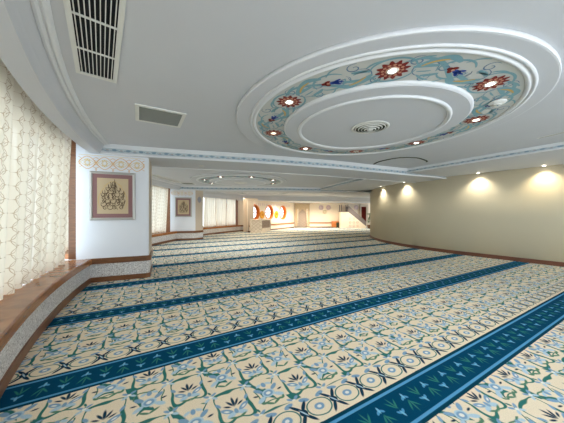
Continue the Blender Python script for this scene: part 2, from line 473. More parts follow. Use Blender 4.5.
A1, A2, A3 = (235.0, 202.55), (199.0, 171.7), (165.5, 145.6)
bay(1, 13.68, *A1, 2.60)
bay(2, 14.30, *A2, 2.58)
bay(3, 14.50, *A3, 2.40)

def curtain(R, a0, a1, label, top, n_folds, slant=0.0, n=None):
    """one cloth of wavy folds hanging over the sill; folds run along the arc"""
    mb = MB(); n = n or n_folds * 10; m = 26
    L = rad(abs(a1 - a0)) * R; rows = []; zb = 0.484
    for i in range(n + 1):
        s = i / n; col = []
        for j in range(m + 1):
            h = j / m
            amp = 0.048 + 0.012 * math.sin(i * 0.37) - 0.010 * h
            a = a0 + (a1 - a0) * (s - slant * s * (1 - h) ** 1.2)
            ph = 2 * PI * n_folds * s + 0.25 * math.sin(3 * s * PI) + 0.3 * math.sin(h * 2.2 + i * 0.11)
            off = amp * math.sin(ph) + 0.07 * (1 - h)
            r = R + off
            z = zb + 0.012 * (1 + math.sin(ph + 0.5)) * (1 - h) + (top - zb) * h
            col.append((mb.bm.verts.new((C[0] + r * math.cos(rad(a)), C[1] + r * math.sin(rad(a)), z)), s * L * 1.25, z))
        rows.append(col)
    for i in range(n):
        for j in range(m):
            q = (rows[i][j], rows[i + 1][j], rows[i + 1][j + 1], rows[i][j + 1])
            f = mb.bm.faces.new([k[0] for k in q]); f.smooth = True
            for l, k in zip(f.loops, q): l[mb.uv].uv = (k[1], k[2])
    return mb
g = 'sheer embroidered curtains along the windows'
tag(curtain(13.90, 234.5, 203.55, '', 3.04, 30, 0.02).build('curtain', M['curtain']), 'large cream sheer curtain with brown looping embroidery in the foreground', 'curtain', g)
tag(curtain(14.58, 198.6, 172.6, '', 3.04, 30, 0.02).build('curtain', M['curtain']), 'cream sheer curtain between the two framed calligraphy walls', 'curtain', g)
labs = ['white backlit curtain panel next to the second framed picture wall', 'white backlit curtain panel second from the second picture wall', 'white backlit curtain panel in the middle of the farthest side window', 'curtain panel glowing warm beside the far bright wall']
cuts = [(165.2, 159.2), (158.9, 154.6), (154.3, 150.4), (150.0, 146.4)]
for (c0, c1), lb in zip(cuts, labs):
    tag(curtain(14.78, c0, c1, '', 2.9, 6, 0.0).build('curtain', M['curtain']), lb, 'curtain', g)

# ------------------------------------------------------------------ pilasters
def pilaster(poly, name, ztop):
    n = len(poly)
    struct(MB().prism(poly, 0.0, ztop).build(name, M['pil']))
def grow(path, d):
    """offset an open path to its right-hand side by d"""
    N = normals(path); return [(p[0] - n[0] * d, p[1] - n[1] * d) for p, n in zip(path, N)]
P1a, P1b, P1c = (-3.92, 4.76), (-2.94, 5.172), (-2.915, 5.205)
P1d, P1e = (-3.34, 6.08), (-4.25, 5.62)
fdir = ((P1b[0] - P1a[0]), (P1b[1] - P1a[1])); fl = math.hypot(*fdir); fdir = (fdir[0] / fl, fdir[1] / fl)
P1w = (P1a[0] - fdir[0] * 0.16, P1a[1] - fdir[1] * 0.16)
struct(MB().prism([P1w, P1b, P1c, P1d, (-4.36, 5.62)], 0.0, 3.05).build('wall_pilaster_near', M['pil']), 'white pier with the large framed calligraphy', 'wall')
P2a, P2b, P2c, P2d = (-5.45, 12.07), (-4.56, 12.33), (-4.50, 12.38), (-4.24, 12.76)
f2 = ((P2b[0] - P2a[0]), (P2b[1] - P2a[1])); l2 = math.hypot(*f2); f2 = (f2[0] / l2, f2[1] / l2)
P2w = (P2a[0] - f2[0] * 0.2, P2a[1] - f2[1] * 0.2)
struct(MB().prism([P2w, P2b, P2c, P2d, (-4.55, 13.6), (-5.2, 13.75)], 0.0, 3.05).build('wall_pilaster_middle', M['pil']), 'white pier with the smaller framed calligraphy further back', 'wall')
P3a, P3b = (-3.18, 18.18), (-2.45, 18.45)
struct(MB().prism([(-3.6, 18.3), P3a, P3b, (-2.5, 19.2), (-3.4, 19.0)], 0.0, 2.66).build('wall_pilaster_far', M['farwall']))

def skirt(path, tag_, z0, z1, th, m):
    """strip of thickness th on the room side (right of the path)"""
    N = normals(path); N = [(-a, -b) for a, b in N]
    return MB().sweep(path, N, [(0.002, z0), (0.002, z1), (th, z1), (th, z0)]).build(tag_, m)
side_stone = []
for path in ([P1a, P1b, P1c, P1d], [P2a, P2b, P2c, P2d], [P3a, P3b]):
    struct(skirt(path, 'wall_pilaster_dado', 0.10, 0.37, 0.012, M['terrazzo']))
    struct(skirt(path, 'baseboard_pilaster', 0.0, 0.10, 0.03, M['wood']))
    struct(skirt(path, 'trim_30', 0.37, 0.48, 0.042, M['wood']))
# beige stone facing on the pier ends
struct(skirt([P1c, (P1c[0] * 0.5 + P1d[0] * 0.5, P1c[1] * 0.5 + P1d[1] * 0.5), P1d], 'trim_31', 0.48, 2.60, 0.010, M['stone']))
struct(skirt([P2c, P2d], 'trim_32', 0.48, 2.60, 0.010, M['stone']))

# wooden jambs at the window ends
def jamb(p, ang, z0, z1, w, d, name):
    mt = Matrix.Translation((p[0], p[1], 0)) @ Matrix.Rotation(ang, 4, 'Z')
    return struct(MB().box((-w, 0, z0), (0, d, z1), mt=mt).build(name, M['wood']))
an1 = math.atan2(fdir[1], fdir[0]); an2 = math.atan2(f2[1], f2[0])
jamb((P1w[0] - 0.002, P1w[1] + 0.02), an1, 0.48, 3.05, 0.13, 0.2, 'trim_40')
jamb((P2w[0] - 0.002, P2w[1] + 0.02), an2, 0.48, 3.05, 0.22, 0.2, 'trim_41')
jamb((-3.36, 18.12), 0.3, 0.48, 3.0, 0.16, 0.2, 'trim_42')

# painted lattice border at the head of the piers
def border(pa, dr, L, z0, z1, name):
    mb = MB(); nx, ny = dr[1], -dr[0]
    fn = lambda s, z: (pa[0] + dr[0] * s + nx * 0.004, pa[1] + dr[1] * s + ny * 0.004, z)
    zm, hh = (z0 + z1) / 2, (z1 - z0) / 2; per = 0.27
    k = 0; s0 = 0.02
    cnt = int((L - 0.04) / per)
    per = (L - 0.04) / cnt
    for k in range(cnt):
        c = s0 + (k + 0.5) * per
        for sg in (1, -1):
            mb.ribbon([(c + per * (q - 0.5), zm + sg * hh * 0.95 * math.cos(PI * (q - 0.5)) ** 1.0) for q in [i / 20 for i in range(21)]], 0.010, fn, 0)
            mb.ribbon([(c + per * (q - 0.5), zm + sg * hh * 0.55 * math.cos(PI * (q - 0.5)) ** 2.2) for q in [i / 20 for i in range(21)]], 0.007, fn, 1)
            e = c + sg * per * 0.5
            for zz in (1, -1):
                mb.ribbon([(e - sg * per * 0.20 * math.sin(t) * (1 - 0.3 * t / PI), zm + zz * (hh * 0.25 + hh * 0.6 * (t / PI))) for t in [PI * q / 10 for q in range(11)]], 0.008, fn, 0)
        fl_ = [(c + 0.052 * (1 + 0.35 * math.cos(8 * t)) * math.cos(t) * 0.8, zm + 0.052 * (1 + 0.35 * math.cos(8 * t)) * math.sin(t)) for t in [2 * PI * q / 48 for q in range(48)]]
        mb.ribbon(fl_ + [fl_[0]], 0.010, fn, 1)
        e = c + per * 0.5
        if k < cnt - 1: mb.ribbon([(e, z0 - 0.03), (e - 0.012, z0), (e, z0 + 0.03), (e + 0.012, z0), (e, z0 - 0.03)], 0.008, fn, 0)
    mb.ribbon([(s0, z1 + 0.02), (L - 0.02, z1 + 0.02)], 0.006, fn, 1)
    return struct(mb.build(name, [mat('border_orange', (214, 160, 84), 0.6), mat('border_yellow', (216, 186, 112), 0.6)]))
border((P1w[0] + fdir[0] * 0.02, P1w[1] + fdir[1] * 0.02), fdir, fl + 0.12, 2.285, 2.545, 'trim_50')
border((P2w[0] + f2[0] * 0.02, P2w[1] + f2[1] * 0.02), f2, l2 + 0.14, 2.30, 2.53, 'trim_51')
# faint blue medallion painted on each pier end
def plaque(pa, pb, zc, h, name):
    dr = (pb[0] - pa[0], pb[1] - pa[1]); l = math.hypot(*dr); dr = (dr[0] / l, dr[1] / l); nx, ny = dr[1], -dr[0]
    fn = lambda s, z: (pa[0] + dr[0] * s + nx * 0.014, pa[1] + dr[1] * s + ny * 0.014, z)
    mb = MB(); c = l / 2
    mb.poly([(c + 0.10 * math.sin(t) * (1 - 0.25 * math.cos(2 * t)), zc + h / 2 * math.cos(t)) for t in [2 * PI * q / 32 for q in range(32)]], fn, 0)
    return struct(mb.build(name, [mat('plaque_grey_blue', (150, 150, 160), 0.7)]))
plaque(P1c, P1d, 2.15, 0.34, 'trim_52'); plaque(P2c, P2d, 2.1, 0.34, 'trim_53')

# ------------------------------------------------------------------ framed calligraphy
def framed(loc, rz, label, group):
    t = thing('framed_calligraphy', label, 'picture', loc, rz, group)
    W, H = 0.80, 1.00; fw = 0.055
    mb = MB()
    prof = [(0, 0.0), (0.012, 0.028), (0.03, 0.034), (0.048, 0.024), (fw, 0.010), (fw, 0.0)]
    cs = [(-W / 2, 0), (W / 2, 0), (W / 2, H), (-W / 2, H)]; sx = [(1, 1), (-1, 1), (-1, -1), (1, -1)]
    rows = [[mb.bm.verts.new((c[0] + s[0] * o, -d, c[1] + s[1] * o)) for o, d in prof] for c, s in zip(cs, sx)]
    for k in range(4):
        a, b = rows[k], rows[(k + 1) % 4]
        for i in range(len(prof)):
            j = (i + 1) % len(prof); mb.bm.faces.new([a[i], b[i], b[j], a[j]])
    mb.build('frame', M['silver'], t)
    MB().box((-W / 2 + 0.04, -0.010, 0.04), (W / 2 - 0.04, 0.0, H - 0.04)).build('mat_board', M['mauve'], t)
    p = MB().box((-0.27, -0.013, 0.135), (0.27, -0.0095, H - 0.135)).build('parchment', M['parch'], t)
    fn = lambda x, z: (x, -0.0145, z)
    mb = MB(); rnd = random.Random(3)
    def stroke(P, w=0.011, mi=0):
        Q = spline(P, 6); n = len(Q)
        mb.ribbon(Q, [w * (0.35 + 0.9 * math.sin(PI * min(1, (i + 0.6) / n)) ** 0.6) for i in range(n)], fn, mi)
    # pear-shaped composition: stacked bowls, risers and dots
    for row, (zc, half, cnt) in enumerate(((0.26, 0.18, 4), (0.325, 0.21, 5), (0.39, 0.215, 5), (0.455, 0.21, 5), (0.52, 0.20, 5), (0.585, 0.175, 4), (0.645, 0.13, 4), (0.70, 0.08, 3), (0.75, 0.04, 1))):
        for k in range(cnt):
            c = -half + 2 * half * (k + 0.5) / cnt + rnd.uniform(-0.012, 0.012); b = half / cnt
            z = zc + rnd.uniform(-0.012, 0.012)
            kind = rnd.randrange(3)
            if kind == 0:
                stroke([(c - b, z + 0.03), (c - b * 0.9, z - 0.02), (c, z - 0.038), (c + b * 0.9, z - 0.015), (c + b, z + 0.03)])
            elif kind == 1:
                stroke([(c + b, z + 0.02), (c, z + 0.035), (c - b * 0.6, z), (c, z - 0.035), (c + b * 0.6, z - 0.01), (c, z + 0.012)])
            else:
                stroke([(c - b, z - 0.02), (c - b * 0.2, z - 0.03), (c + b * 0.4, z + 0.005), (c, z + 0.035), (c - b * 0.4, z + 0.01), (c + b, z - 0.028)])
            if rnd.random() < 0.7:
                x0 = c + rnd.uniform(-b, b)
                stroke([(x0, z + 0.09), (x0 + 0.006, z + 0.04), (x0 - 0.002, z - 0.01)], 0.010)
            for _ in range(2):
                x0, z0 = c + rnd.uniform(-b, b), z + rnd.uniform(-0.04, 0.045)
                mb.poly([(x0 - 0.007, z0), (x0, z0 - 0.007), (x0 + 0.007, z0), (x0, z0 + 0.007)], fn, 0)
    for sg in (1, -1):
        stroke([(sg * 0.20, 0.22), (sg * 0.245, 0.36), (sg * 0.235, 0.50), (sg * 0.17, 0.64), (sg * 0.08, 0.76)], 0.006, 1)
        stroke([(sg * 0.01, 0.80), (sg * 0.05, 0.785), (sg * 0.16, 0.70)], 0.005, 1)
    mb.build('calligraphy', [M['ink'], M['gold']], p)
    return t
gp = 'framed calligraphy panels on the piers'
pic = framed((P1a[0] + fdir[0] * 0.455 + fdir[1] * 0.004, P1a[1] + fdir[1] * 0.455 - fdir[0] * 0.004, 1.25), an1, 'framed calligraphy on tan paper with mauve mat, on the near white pier', gp)
dup(pic, (P2a[0] + f2[0] * 0.42 + f2[1] * 0.004, P2a[1] + f2[1] * 0.42 - f2[0] * 0.004, 1.2), an2, 'smaller looking framed calligraphy on the white pier further back')

# ------------------------------------------------------------------ beams across the hall
def beam(front, depth, zb, nm, frieze=True, m='ceiling'):
    P = spline(front, 8); N = normals(P)          # left of the path = away from the camera
    struct(MB().sweep(P, N, [(0, zb), (0, ZC + 0.05), (depth, ZC + 0.05), (depth, zb)]).build('trim_%d' % nm, M[m]))
    struct(MB().sweep(P, N, [(0, ZC), (-0.07, ZC), (-0.072, ZC - 0.022), (-0.05, ZC - 0.034), (-0.034, ZC - 0.03), (-0.02, ZC - 0.06), (0, ZC - 0.07)]).build('trim_%d' % (nm + 1), M['white']))
    struct(MB().sweep(P, N, [(0, zb), (-0.028, zb), (-0.034, zb + 0.016), (-0.026, zb + 0.036), (0, zb + 0.05)]).build('trim_%d' % (nm + 2), M['white']))
    if frieze:
        f = MB(); L = 0
        for k in range(len(P) - 1):
            a, b, na, nb = P[k], P[k + 1], N[k], N[k + 1]; d = math.dist(a, b)
            f.face([(a[0] - na[0] * .004, a[1] - na[1] * .004, zb + 0.052), (b[0] - nb[0] * .004, b[1] - nb[1] * .004, zb + 0.052), (b[0] - nb[0] * .004, b[1] - nb[1] * .004, ZC - 0.072), (a[0] - na[0] * .004, a[1] - na[1] * .004, ZC - 0.072)], 0, [(L, 0), (L + d, 0), (L + d, 1), (L, 1)]); L += d
        struct(f.build('trim_%d' % (nm + 3), M['frieze']))
    # small bead on the back lower edge
    struct(MB().sweep(P, N, [(depth - 0.03, zb), (depth - 0.03, zb - 0.014), (depth, zb - 0.014), (depth, zb)]).build('trim_%d' % (nm + 4), M['white']))
beam([(-3.9, 4.72), (-2.9, 5.11), (-1.0, 5.64), (0.0, 5.94), (1.5, 6.48), (2.6, 6.98), (5.3, 8.17), (6.4, 8.7)], 1.15, 2.60, 60)
beam([(-5.3, 12.05), (-4.5, 12.33), (-2.3, 12.6), (-0.1, 12.8), (2.4, 13.2), (5.2, 13.75)], 1.0, 2.58, 70)
beam([(-3.4, 18.0), (-2.2, 18.15), (1.0, 19.2), (4.5, 20.2), (10.0, 21.0)], 5.5, 2.36, 80, False)

# ring soffits along the inner wall, one per bay
def ring_edge(P, z, nm, wall_lo, wall_hi):
    E_ = spline(P, 8); N = normals(E_)
    if N[0][0] < 0: N = [(-a, -b) for a, b in N]       # + towards the inner wall
    W_ = RW[wall_lo:wall_hi]
    poly = E_ + (W_ if math.dist(W_[0], E_[-1]) < math.dist(W_[-1], E_[-1]) else W_[::-1])
    struct(MB().prism(poly, z, ZC + 0.03).build('trim_%d' % nm, M['ceiling']))
    struct(MB().sweep(E_, N, [(0, ZC), (-0.06, ZC), (-0.062, ZC - 0.018), (-0.04, ZC - 0.03), (-0.02, ZC - 0.03), (0, ZC - 0.045)]).build('trim_%d' % (nm + 1), M['white']))
    struct(MB().sweep(E_, N, [(0.0, z), (-0.024, z), (-0.028, z + 0.012), (-0.02, z + 0.028), (0.0, z + 0.034)]).build('trim_%d' % (nm + 2), M['white']))
    f = MB(); L = 0; o = -0.004
    for k in range(len(E_) - 1):
        a, b, na, nb = E_[k], E_[k + 1], N[k], N[k + 1]; d = math.dist(a, b)
        f.face([(a[0] + na[0] * o, a[1] + na[1] * o, z + 0.036), (b[0] + nb[0] * o, b[1] + nb[1] * o, z + 0.036), (b[0] + nb[0] * o, b[1] + nb[1] * o, ZC - 0.047), (a[0] + na[0] * o, a[1] + na[1] * o, ZC - 0.047)], 0, [(L, 0), (L + d, 0), (L + d, 1), (L, 1)]); L += d
    struct(f.build('trim_%d' % (nm + 3), M['frieze']))
ring_edge([(8.2, 1.0), (7.0, 2.6), (5.62, 4.65), (4.92, 5.86), (4.05, 7.46), (3.9, 7.72)], 2.67, 90, 0, 42)
ring_edge([(3.45, 8.2), (3.1, 9.3), (2.75, 10.6), (2.35, 12.2), (2.15, 13.1)], 2.66, 94, 36, 66)
ring_edge([(2.6, 14.3), (3.1, 15.6), (3.9, 17.2), (5.0, 18.6)], 2.66, 98, 60, 84)

# ------------------------------------------------------------------ inner curved wall on the right
struct(MB().sweep(RW, RWN, [(0, 0), (0, ZC), (0.3, ZC), (0.3, 0)], smooth=True).build('wall_right', M['cream']), 'curved cream wall on the right', 'wall')
struct(MB().sweep(RW, RWN, [(-0.02, 0), (-0.02, 0.10), (-0.014, 0.115), (0.0, 0.115), (0, 0)]).build('baseboard_right', M['skirt']))
s_ = MB().box((-0.04, -0.012, -0.04), (0.04, 0, 0.04)); 
s_o = thing('wall_socket', 'tiny dark wall socket low on the curved cream wall', 'socket', (5.40, 9.17, 0.32), rad(-64) )
MB().box((-0.045, -0.010, -0.045), (0.045, 0.02, 0.045)).build('cover_plate', M['black'], s_o)
MB().lathe([(0.0, 0), (0.022, 0), (0.022, 0.004), (0, 0.004)], 16).build('socket_well', M['ventgrey'], s_o).matrix_local = Matrix.Translation((0, -0.010, 0)) @ Matrix.Rotation(PI / 2, 4, 'X')
s_.bm.free()

# ------------------------------------------------------------------ ceiling medallions
RB = 1.505
def medallion(loc, rz, label):
    t = thing('ceiling_medallion', label, 'ceiling medallion', loc, rz, 'round painted ceiling medallions')
    z1, z2 = -0.042, -0.086
    MB().lathe([(1.2, 0), (2.015, 0), (2.022, -0.004), (2.022, z1 + 0.004), (2.015, z1), (1.2, z1)], 128, c=(-0.055, 0.036), smooth=False).build('outer_step', M['ceiling'], t)
    MB().lathe([(2.018, z1 + 0.002), (2.028, z1 + 0.004), (2.03, z1 + 0.01), (2.03, 0), (2.018, 0)], 128, c=(-0.055, 0.036)).build('rim_moulding', M['white'], t)
    MB().lathe([(1.83, z1), (1.825, z1 - 0.014), (1.80, z1 - 0.016), (1.795, z1 - 0.004), (1.785, z1 - 0.004), (1.775, z1 - 0.022), (1.76, z1 - 0.026), (1.74, z1 - 0.014), (1.735, z1)], 128).build('bead_moulding', M['white'], t)
    MB().lathe([(1.25, z1 + 0.01), (1.735, z1 + 0.01), (1.735, z1 - 0.003), (1.25, z1 - 0.003)], 128, smooth=False).build('painted_band', M['bandp'], t)
    MB().lathe([(0.02, z1), (1.275, z1), (1.285, z1 - 0.012), (1.285, z2 + 0.010), (1.275, z2), (0.02, z2)], 128, smooth=False).build('centre_disc', M['ceiling'], t)
    MB().lathe([(1.262, z2 + 0.004), (1.29, z2 + 0.008), (1.305, z2 + 0.02), (1.305, z1), (1.28, z1)], 128).build('inner_rim', M['white'], t)
    MB().lathe([(1.09, z2), (1.085, z2 - 0.02), (1.06, z2 - 0.026), (1.045, z2 - 0.012), (1.035, z2 - 0.012), (1.03, z2)], 128).build('inner_bead', M['white'], t)
    zp = z1 - 0.0055
    mb = MB(); pol = lambda a, r: (r * math.cos(a), r * math.sin(a), zp)
    def curve(P, w, mi, dz=0.0, sub=7):
        Q = spline([(a * RB, r) for a, r in P], sub); n = len(Q)
        ww = [w * (0.25 + 0.75 * math.sin(PI * (i + 0.3) / (n - 0.4)) ** 0.7) for i in range(n)] if mi != 9 else w
        mb.ribbon(Q, ww, lambda s, r: (r * math.cos(s / RB), r * math.sin(s / RB), zp - dz), mi)
    st = PI / 4
    for k in range(8):
        a0 = k * st
        sg = 1
        # main vine: an S from rosette to rosette through the tulip
        curve([(a0 + st * q, RB + 0.155 * math.sin(2 * PI * q + 0.4)) for q in [0.06, 0.16, 0.27, 0.38, 0.5, 0.62, 0.73, 0.84, 0.94]], 0.048, 0)
        # broad acanthus leaves
        curve([(a0 + st * 0.15, RB + 0.02), (a0 + st * 0.24, RB + 0.10), (a0 + st * 0.36, RB + 0.17), (a0 + st * 0.46, RB + 0.12)], 0.075, 0, 0.0006)
        curve([(a0 + st * 0.85, RB - 0.02), (a0 + st * 0.76, RB - 0.10), (a0 + st * 0.64, RB - 0.17), (a0 + st * 0.54, RB - 0.12)], 0.075, 0, 0.0006)
        curve([(a0 + st * 0.20, RB + 0.04), (a0 + st * 0.27, RB + 0.11), (a0 + st * 0.36, RB + 0.145)], 0.026, 2, 0.0012)
        curve([(a0 + st * 0.80, RB - 0.04), (a0 + st * 0.73, RB - 0.11), (a0 + st * 0.64, RB - 0.145)], 0.026, 2, 0.0012)
        for (q, dr_, ln, w) in ((0.17, 0.05, 0.12, 0.05), (0.60, -0.08, 0.12, 0.05), (0.40, -0.10, -0.10, 0.045), (0.83, 0.06, -0.10, 0.045), (0.10, 0.17, 0.10, 0.026), (0.22, -0.16, 0.11, 0.024), (0.31, -0.04, -0.08, 0.02), (0.70, 0.05, 0.08, 0.02), (0.80, 0.16, 0.10, 0.024), (0.92, -0.18, -0.10, 0.026), (0.50, 0.20, 0.09, 0.018), (0.52, -0.20, -0.09, 0.018)):
            curve([(a0 + st * q, RB + dr_ * 0.6), (a0 + st * (q + ln * 0.6), RB + dr_ * 0.95), (a0 + st * (q + ln * 1.4), RB + dr_ * 1.1)], w, 0, 0.0009)
        # slender scrolls looping round the tulip and the rosette
        for (q, r_, n0) in ((0.5, 0.155, 0.6), (0.5, 0.135, 3.6), (0.0, 0.185, 0.3), (0.0, 0.185, 3.5)):
            curve([(a0 + st * q + 1.15 * r_ * math.cos(n0 + i * 0.55) / RB, RB + r_ * math.sin(n0 + i * 0.55)) for i in range(6)], 0.026, 0, 0.0004)
        for (q, r_, n0) in ((0.25, 0.11, 0.0), (0.75, 0.11, 3.1)):
            curve([(a0 + st * q + r_ * math.cos(n0 + i * 0.6) / RB, RB + r_ * math.sin(n0 + i * 0.6)) for i in range(9)], 0.014, 1, 0.0002)
        # thin spirals
        for (q, r0, dir_) in ((0.40, 0.03, 1), (0.62, -0.03, -1), (0.30, -0.14, -1), (0.72, 0.14, 1), (0.15, 0.12, 1), (0.87, -0.12, -1)):
            P = [(a0 + st * q + (0.075 - 0.0062 * i) * math.cos(dir_ * i * 0.75 + 1.2) / RB, RB + r0 + (0.075 - 0.0062 * i) * math.sin(dir_ * i * 0.75 + 1.2)) for i in range(11)]
            curve(P, 0.013, 1, 0.0003, 3)
    mb.build('painted_scrollwork', [M['tealp'], M['bluep'], M['gold']], t)
    for k in range(8):
        a = k * st
        ro = MB(); zr = zp - 0.0018
        def flower(R_, lob, dp, mi, dz, ph=0.0):
            n = lob * 8
            ro.poly([((1 + dp * math.cos(lob * (2 * PI * q / n) + ph)) * R_ * math.cos(2 * PI * q / n), (1 + dp * math.cos(lob * (2 * PI * q / n) + ph)) * R_ * math.sin(2 * PI * q / n)) for q in range(n)], lambda x, y: (x, y, -dz), mi)
        flower(0.135, 12, 0.16, 0, 0.0); flower(0.098, 12, 0.08, 1, 0.0006, PI); flower(0.083, 12, 0.12, 0, 0.0012); flower(0.066, 10, 0.06, 1, 0.0018)
        ro.build('rosette', [M['redp'], M['pinkp']], t, (RB * math.cos(a), RB * math.sin(a), zr))
        a += st / 2
        tu = MB(); ca, sa = math.cos(a + PI / 2 + 0.25), math.sin(a + PI / 2 + 0.25)
        fn = lambda x, y: (x * ca - y * sa, x * sa + y * ca, 0.0)
        fn2 = lambda x, y: (x * ca - y * sa, x * sa + y * ca, -0.0006)
        for (cx, cy, rx, ry, an, mi) in ((0.04, 0.0, 0.055, 0.028, 0, 0), (0.07, 0.028, 0.045, 0.016, 0.5, 0), (0.07, -0.028, 0.045, 0.016, -0.5, 0), (0.105, 0.0, 0.035, 0.012, 0, 0), (-0.03, 0.025, 0.035, 0.022, 0.6, 1), (-0.03, -0.025, 0.035, 0.022, -0.6, 1), (-0.065, 0.0, 0.03, 0.024, 0, 1), (-0.02, 0.0, 0.02, 0.014, 0, 2)):
            tu.poly([(cx + rx * math.cos(q) * math.cos(an) - ry * math.sin(q) * math.sin(an), cy + rx * math.cos(q) * math.sin(an) + ry * math.sin(q) * math.cos(an)) for q in [2 * PI * i / 16 for i in range(16)]], fn2 if mi == 2 else fn, mi)
        tu.build('painted_tulip', [M['cobalt'], M['redp'], M['pinkp']], t, (RB * math.cos(a), RB * math.sin(a), zr))
    return t
MC = [((1.335, 3.735), rad(-56), 'large painted ceiling medallion in the foreground, above the carpet'), ((-1.78, 10.3), rad(-20), 'painted ceiling medallion in the bay beyond the near beam'), ((-1.25, 15.8), rad(10), 'far painted ceiling medallion near the warm lit end')]
med = medallion((*MC[0][0], ZC), MC[0][1], MC[0][2])
for (c, rz, lb) in MC[1:]: dup(med, (*c, ZC), rz, lb)

# recessed downlights -------------------------------------------------
def lamp_light(name, parent, energy, col, size=1.9, blend=0.8, r=0.05, rot=(0, 0, 0)):
    l = bpy.data.lights.new(name, 'SPOT'); l.energy = energy; l.color = col; l.spot_size = size; l.spot_blend = blend; l.shadow_soft_size = r
    o = bpy.data.objects.new(name, l); COL.objects.link(o); o.parent = parent; o.location = (0, 0, -0.02); o.rotation_euler = rot
    return o
def downlight(loc, label, group, lens, r=0.05, energy=0, col=(1, 0.9, 0.75), size=2.6, rot=(0, 0, 0)):
    t = thing('downlight', label, 'ceiling light', loc, 0, group)
    MB().lathe([(r * 0.78, 0.004), (r * 0.8, -0.004), (r * 1.1, -0.007), (r * 1.2, -0.003), (r * 1.2, 0.004)], 24).build('trim_ring', M['vent'], t)
    MB().lathe([(0.001, 0.003), (r * 0.8, 0.003), (r * 0.8, -0.001), (0.001, -0.002)], 20).build('lens', lens, t)
    if energy: lamp_light('lamp', t, energy, col, size, rot=rot)
    return t
zl = ZC - 0.042 - 0.0105
names1 = {0: ('brightest downlight in the red rosette right of the near blue tulip, large medallion', 1), 1: ('lit downlight in the red rosette just behind the white smoke detector', 1),
          2: ('lit downlight in the rosette at the far right of the large medallion', 1), 3: ('unlit downlight in the rosette at the far rim of the large medallion', 0),
          4: ('lit downlight in the rosette at the far left rim of the large medallion', 1), 5: ('dim downlight in the rosette at the left end of the large medallion', 2),
          6: ('lit downlight in the rosette at the near left of the large medallion', 1), 7: ('lit downlight in the rosette nearest the camera at the top of the large medallion', 1)}
for k in range(8):
    a = MC[0][1] + k * PI / 4; lb, st_ = names1[k]
    downlight((MC[0][0][0] + RB * math.cos(a), MC[0][0][1] + RB * math.sin(a), zl), lb, 'downlights in the foreground medallion', M[('lampoff', 'lamp', 'lampdim')[st_]], 0.045, (0, 14, 5)[st_])
words = ['right', 'far right', 'far', 'far left', 'left', 'near left', 'near', 'near right']
for mi, nm in ((1, 'second'), (2, 'farthest')):
    for k in range(8):
        a = k * PI / 4 + MC[mi][1] % (PI / 4)
        downlight((MC[mi][0][0] + RB * math.cos(a), MC[mi][0][1] + RB * math.sin(a), zl), 'small lit downlight on the %s side of the %s ceiling medallion' % (words[k], nm), 'downlights in the %s medallion' % nm, M['lamp'], 0.045, 45 if mi == 1 else 40, (1, 0.96, 0.9) if mi == 1 else (1, 0.8, 0.58))
# wall washers along the curved wall
for (i, p, lb) in ((0, (4.70, 11.35), 'wall washer downlight farthest along the curved cream wall'), (1, (5.0, 9.74), 'wall washer downlight second from the far end of the cream wall'), (2, (6.18, 7.50), 'wall washer downlight throwing the third glow along the cream wall'), (3, (7.0, 6.36), 'wall washer downlight nearest, at the right of the cream wall')):
    downlight((p[0], p[1], 2.655 if i > 1 else 2.65), lb, 'downlights washing the curved wall', M['lamp'], 0.045, 22, (1, 0.84, 0.58) if i == 3 else (1, 0.92, 0.78), 2.2)

# round centre diffusers
def diffuser(loc, label):
    t = thing('air_diffuser', label, 'air vent', loc, 0, 'round air diffusers in the medallions')
    MB().lathe([(0.0, 0.0), (0.24, 0.0), (0.24, -0.004), (0.0, -0.004)], 48).build('duct_disc', M['ventdark'], t)
    for k, r in enumerate((0.275, 0.225, 0.18, 0.135, 0.09)):
        w = 0.034 if k == 0 else 0.016
        z = -0.012 - 0.008 * k
        MB().lathe([(r - w, z - 0.010), (r, z), (r, z + 0.006), (r - w, z - 0.003)], 48).build('cone_ring', M['vent'], t)
    MB().lathe([(0.001, -0.052), (0.045, -0.052), (0.05, -0.040), (0.001, -0.040)], 24).build('hub', M['vent'], t)
    return t
dz = ZC - 0.0865
df = diffuser((MC[0][0][0] + 0.01, MC[0][0][1] - 0.10, dz), 'round louvred air diffuser at the centre of the large medallion')
dup(df, (*MC[1][0], dz), 0, 'round louvred air diffuser at the centre of the second medallion')
# smoke detector on the painted band
a = MC[0][1] + PI / 8
sd = thing('smoke_detector', 'white oval smoke detector on the painted band of the large medallion', 'smoke detector', (MC[0][0][0] + 1.52 * math.cos(a) + 0.02, MC[0][0][1] + 1.52 * math.sin(a), zl + 0.006))
MB().lathe([(0.001, 0), (0.085, 0), (0.088, -0.012), (0.075, -0.026), (0.045, -0.03), (0.001, -0.03)], 32).build('body', M['plastic'], sd)
MB().lathe([(0.001, -0.028), (0.04, -0.028), (0.036, -0.044), (0.001, -0.046)], 24).build('sensor_cap', M['vent'], sd)
MB().lathe([(0.001, -0.0445), (0.010, -0.0445), (0.010, -0.048), (0.001, -0.048)], 12).build('indicator', M['bluep'], sd)

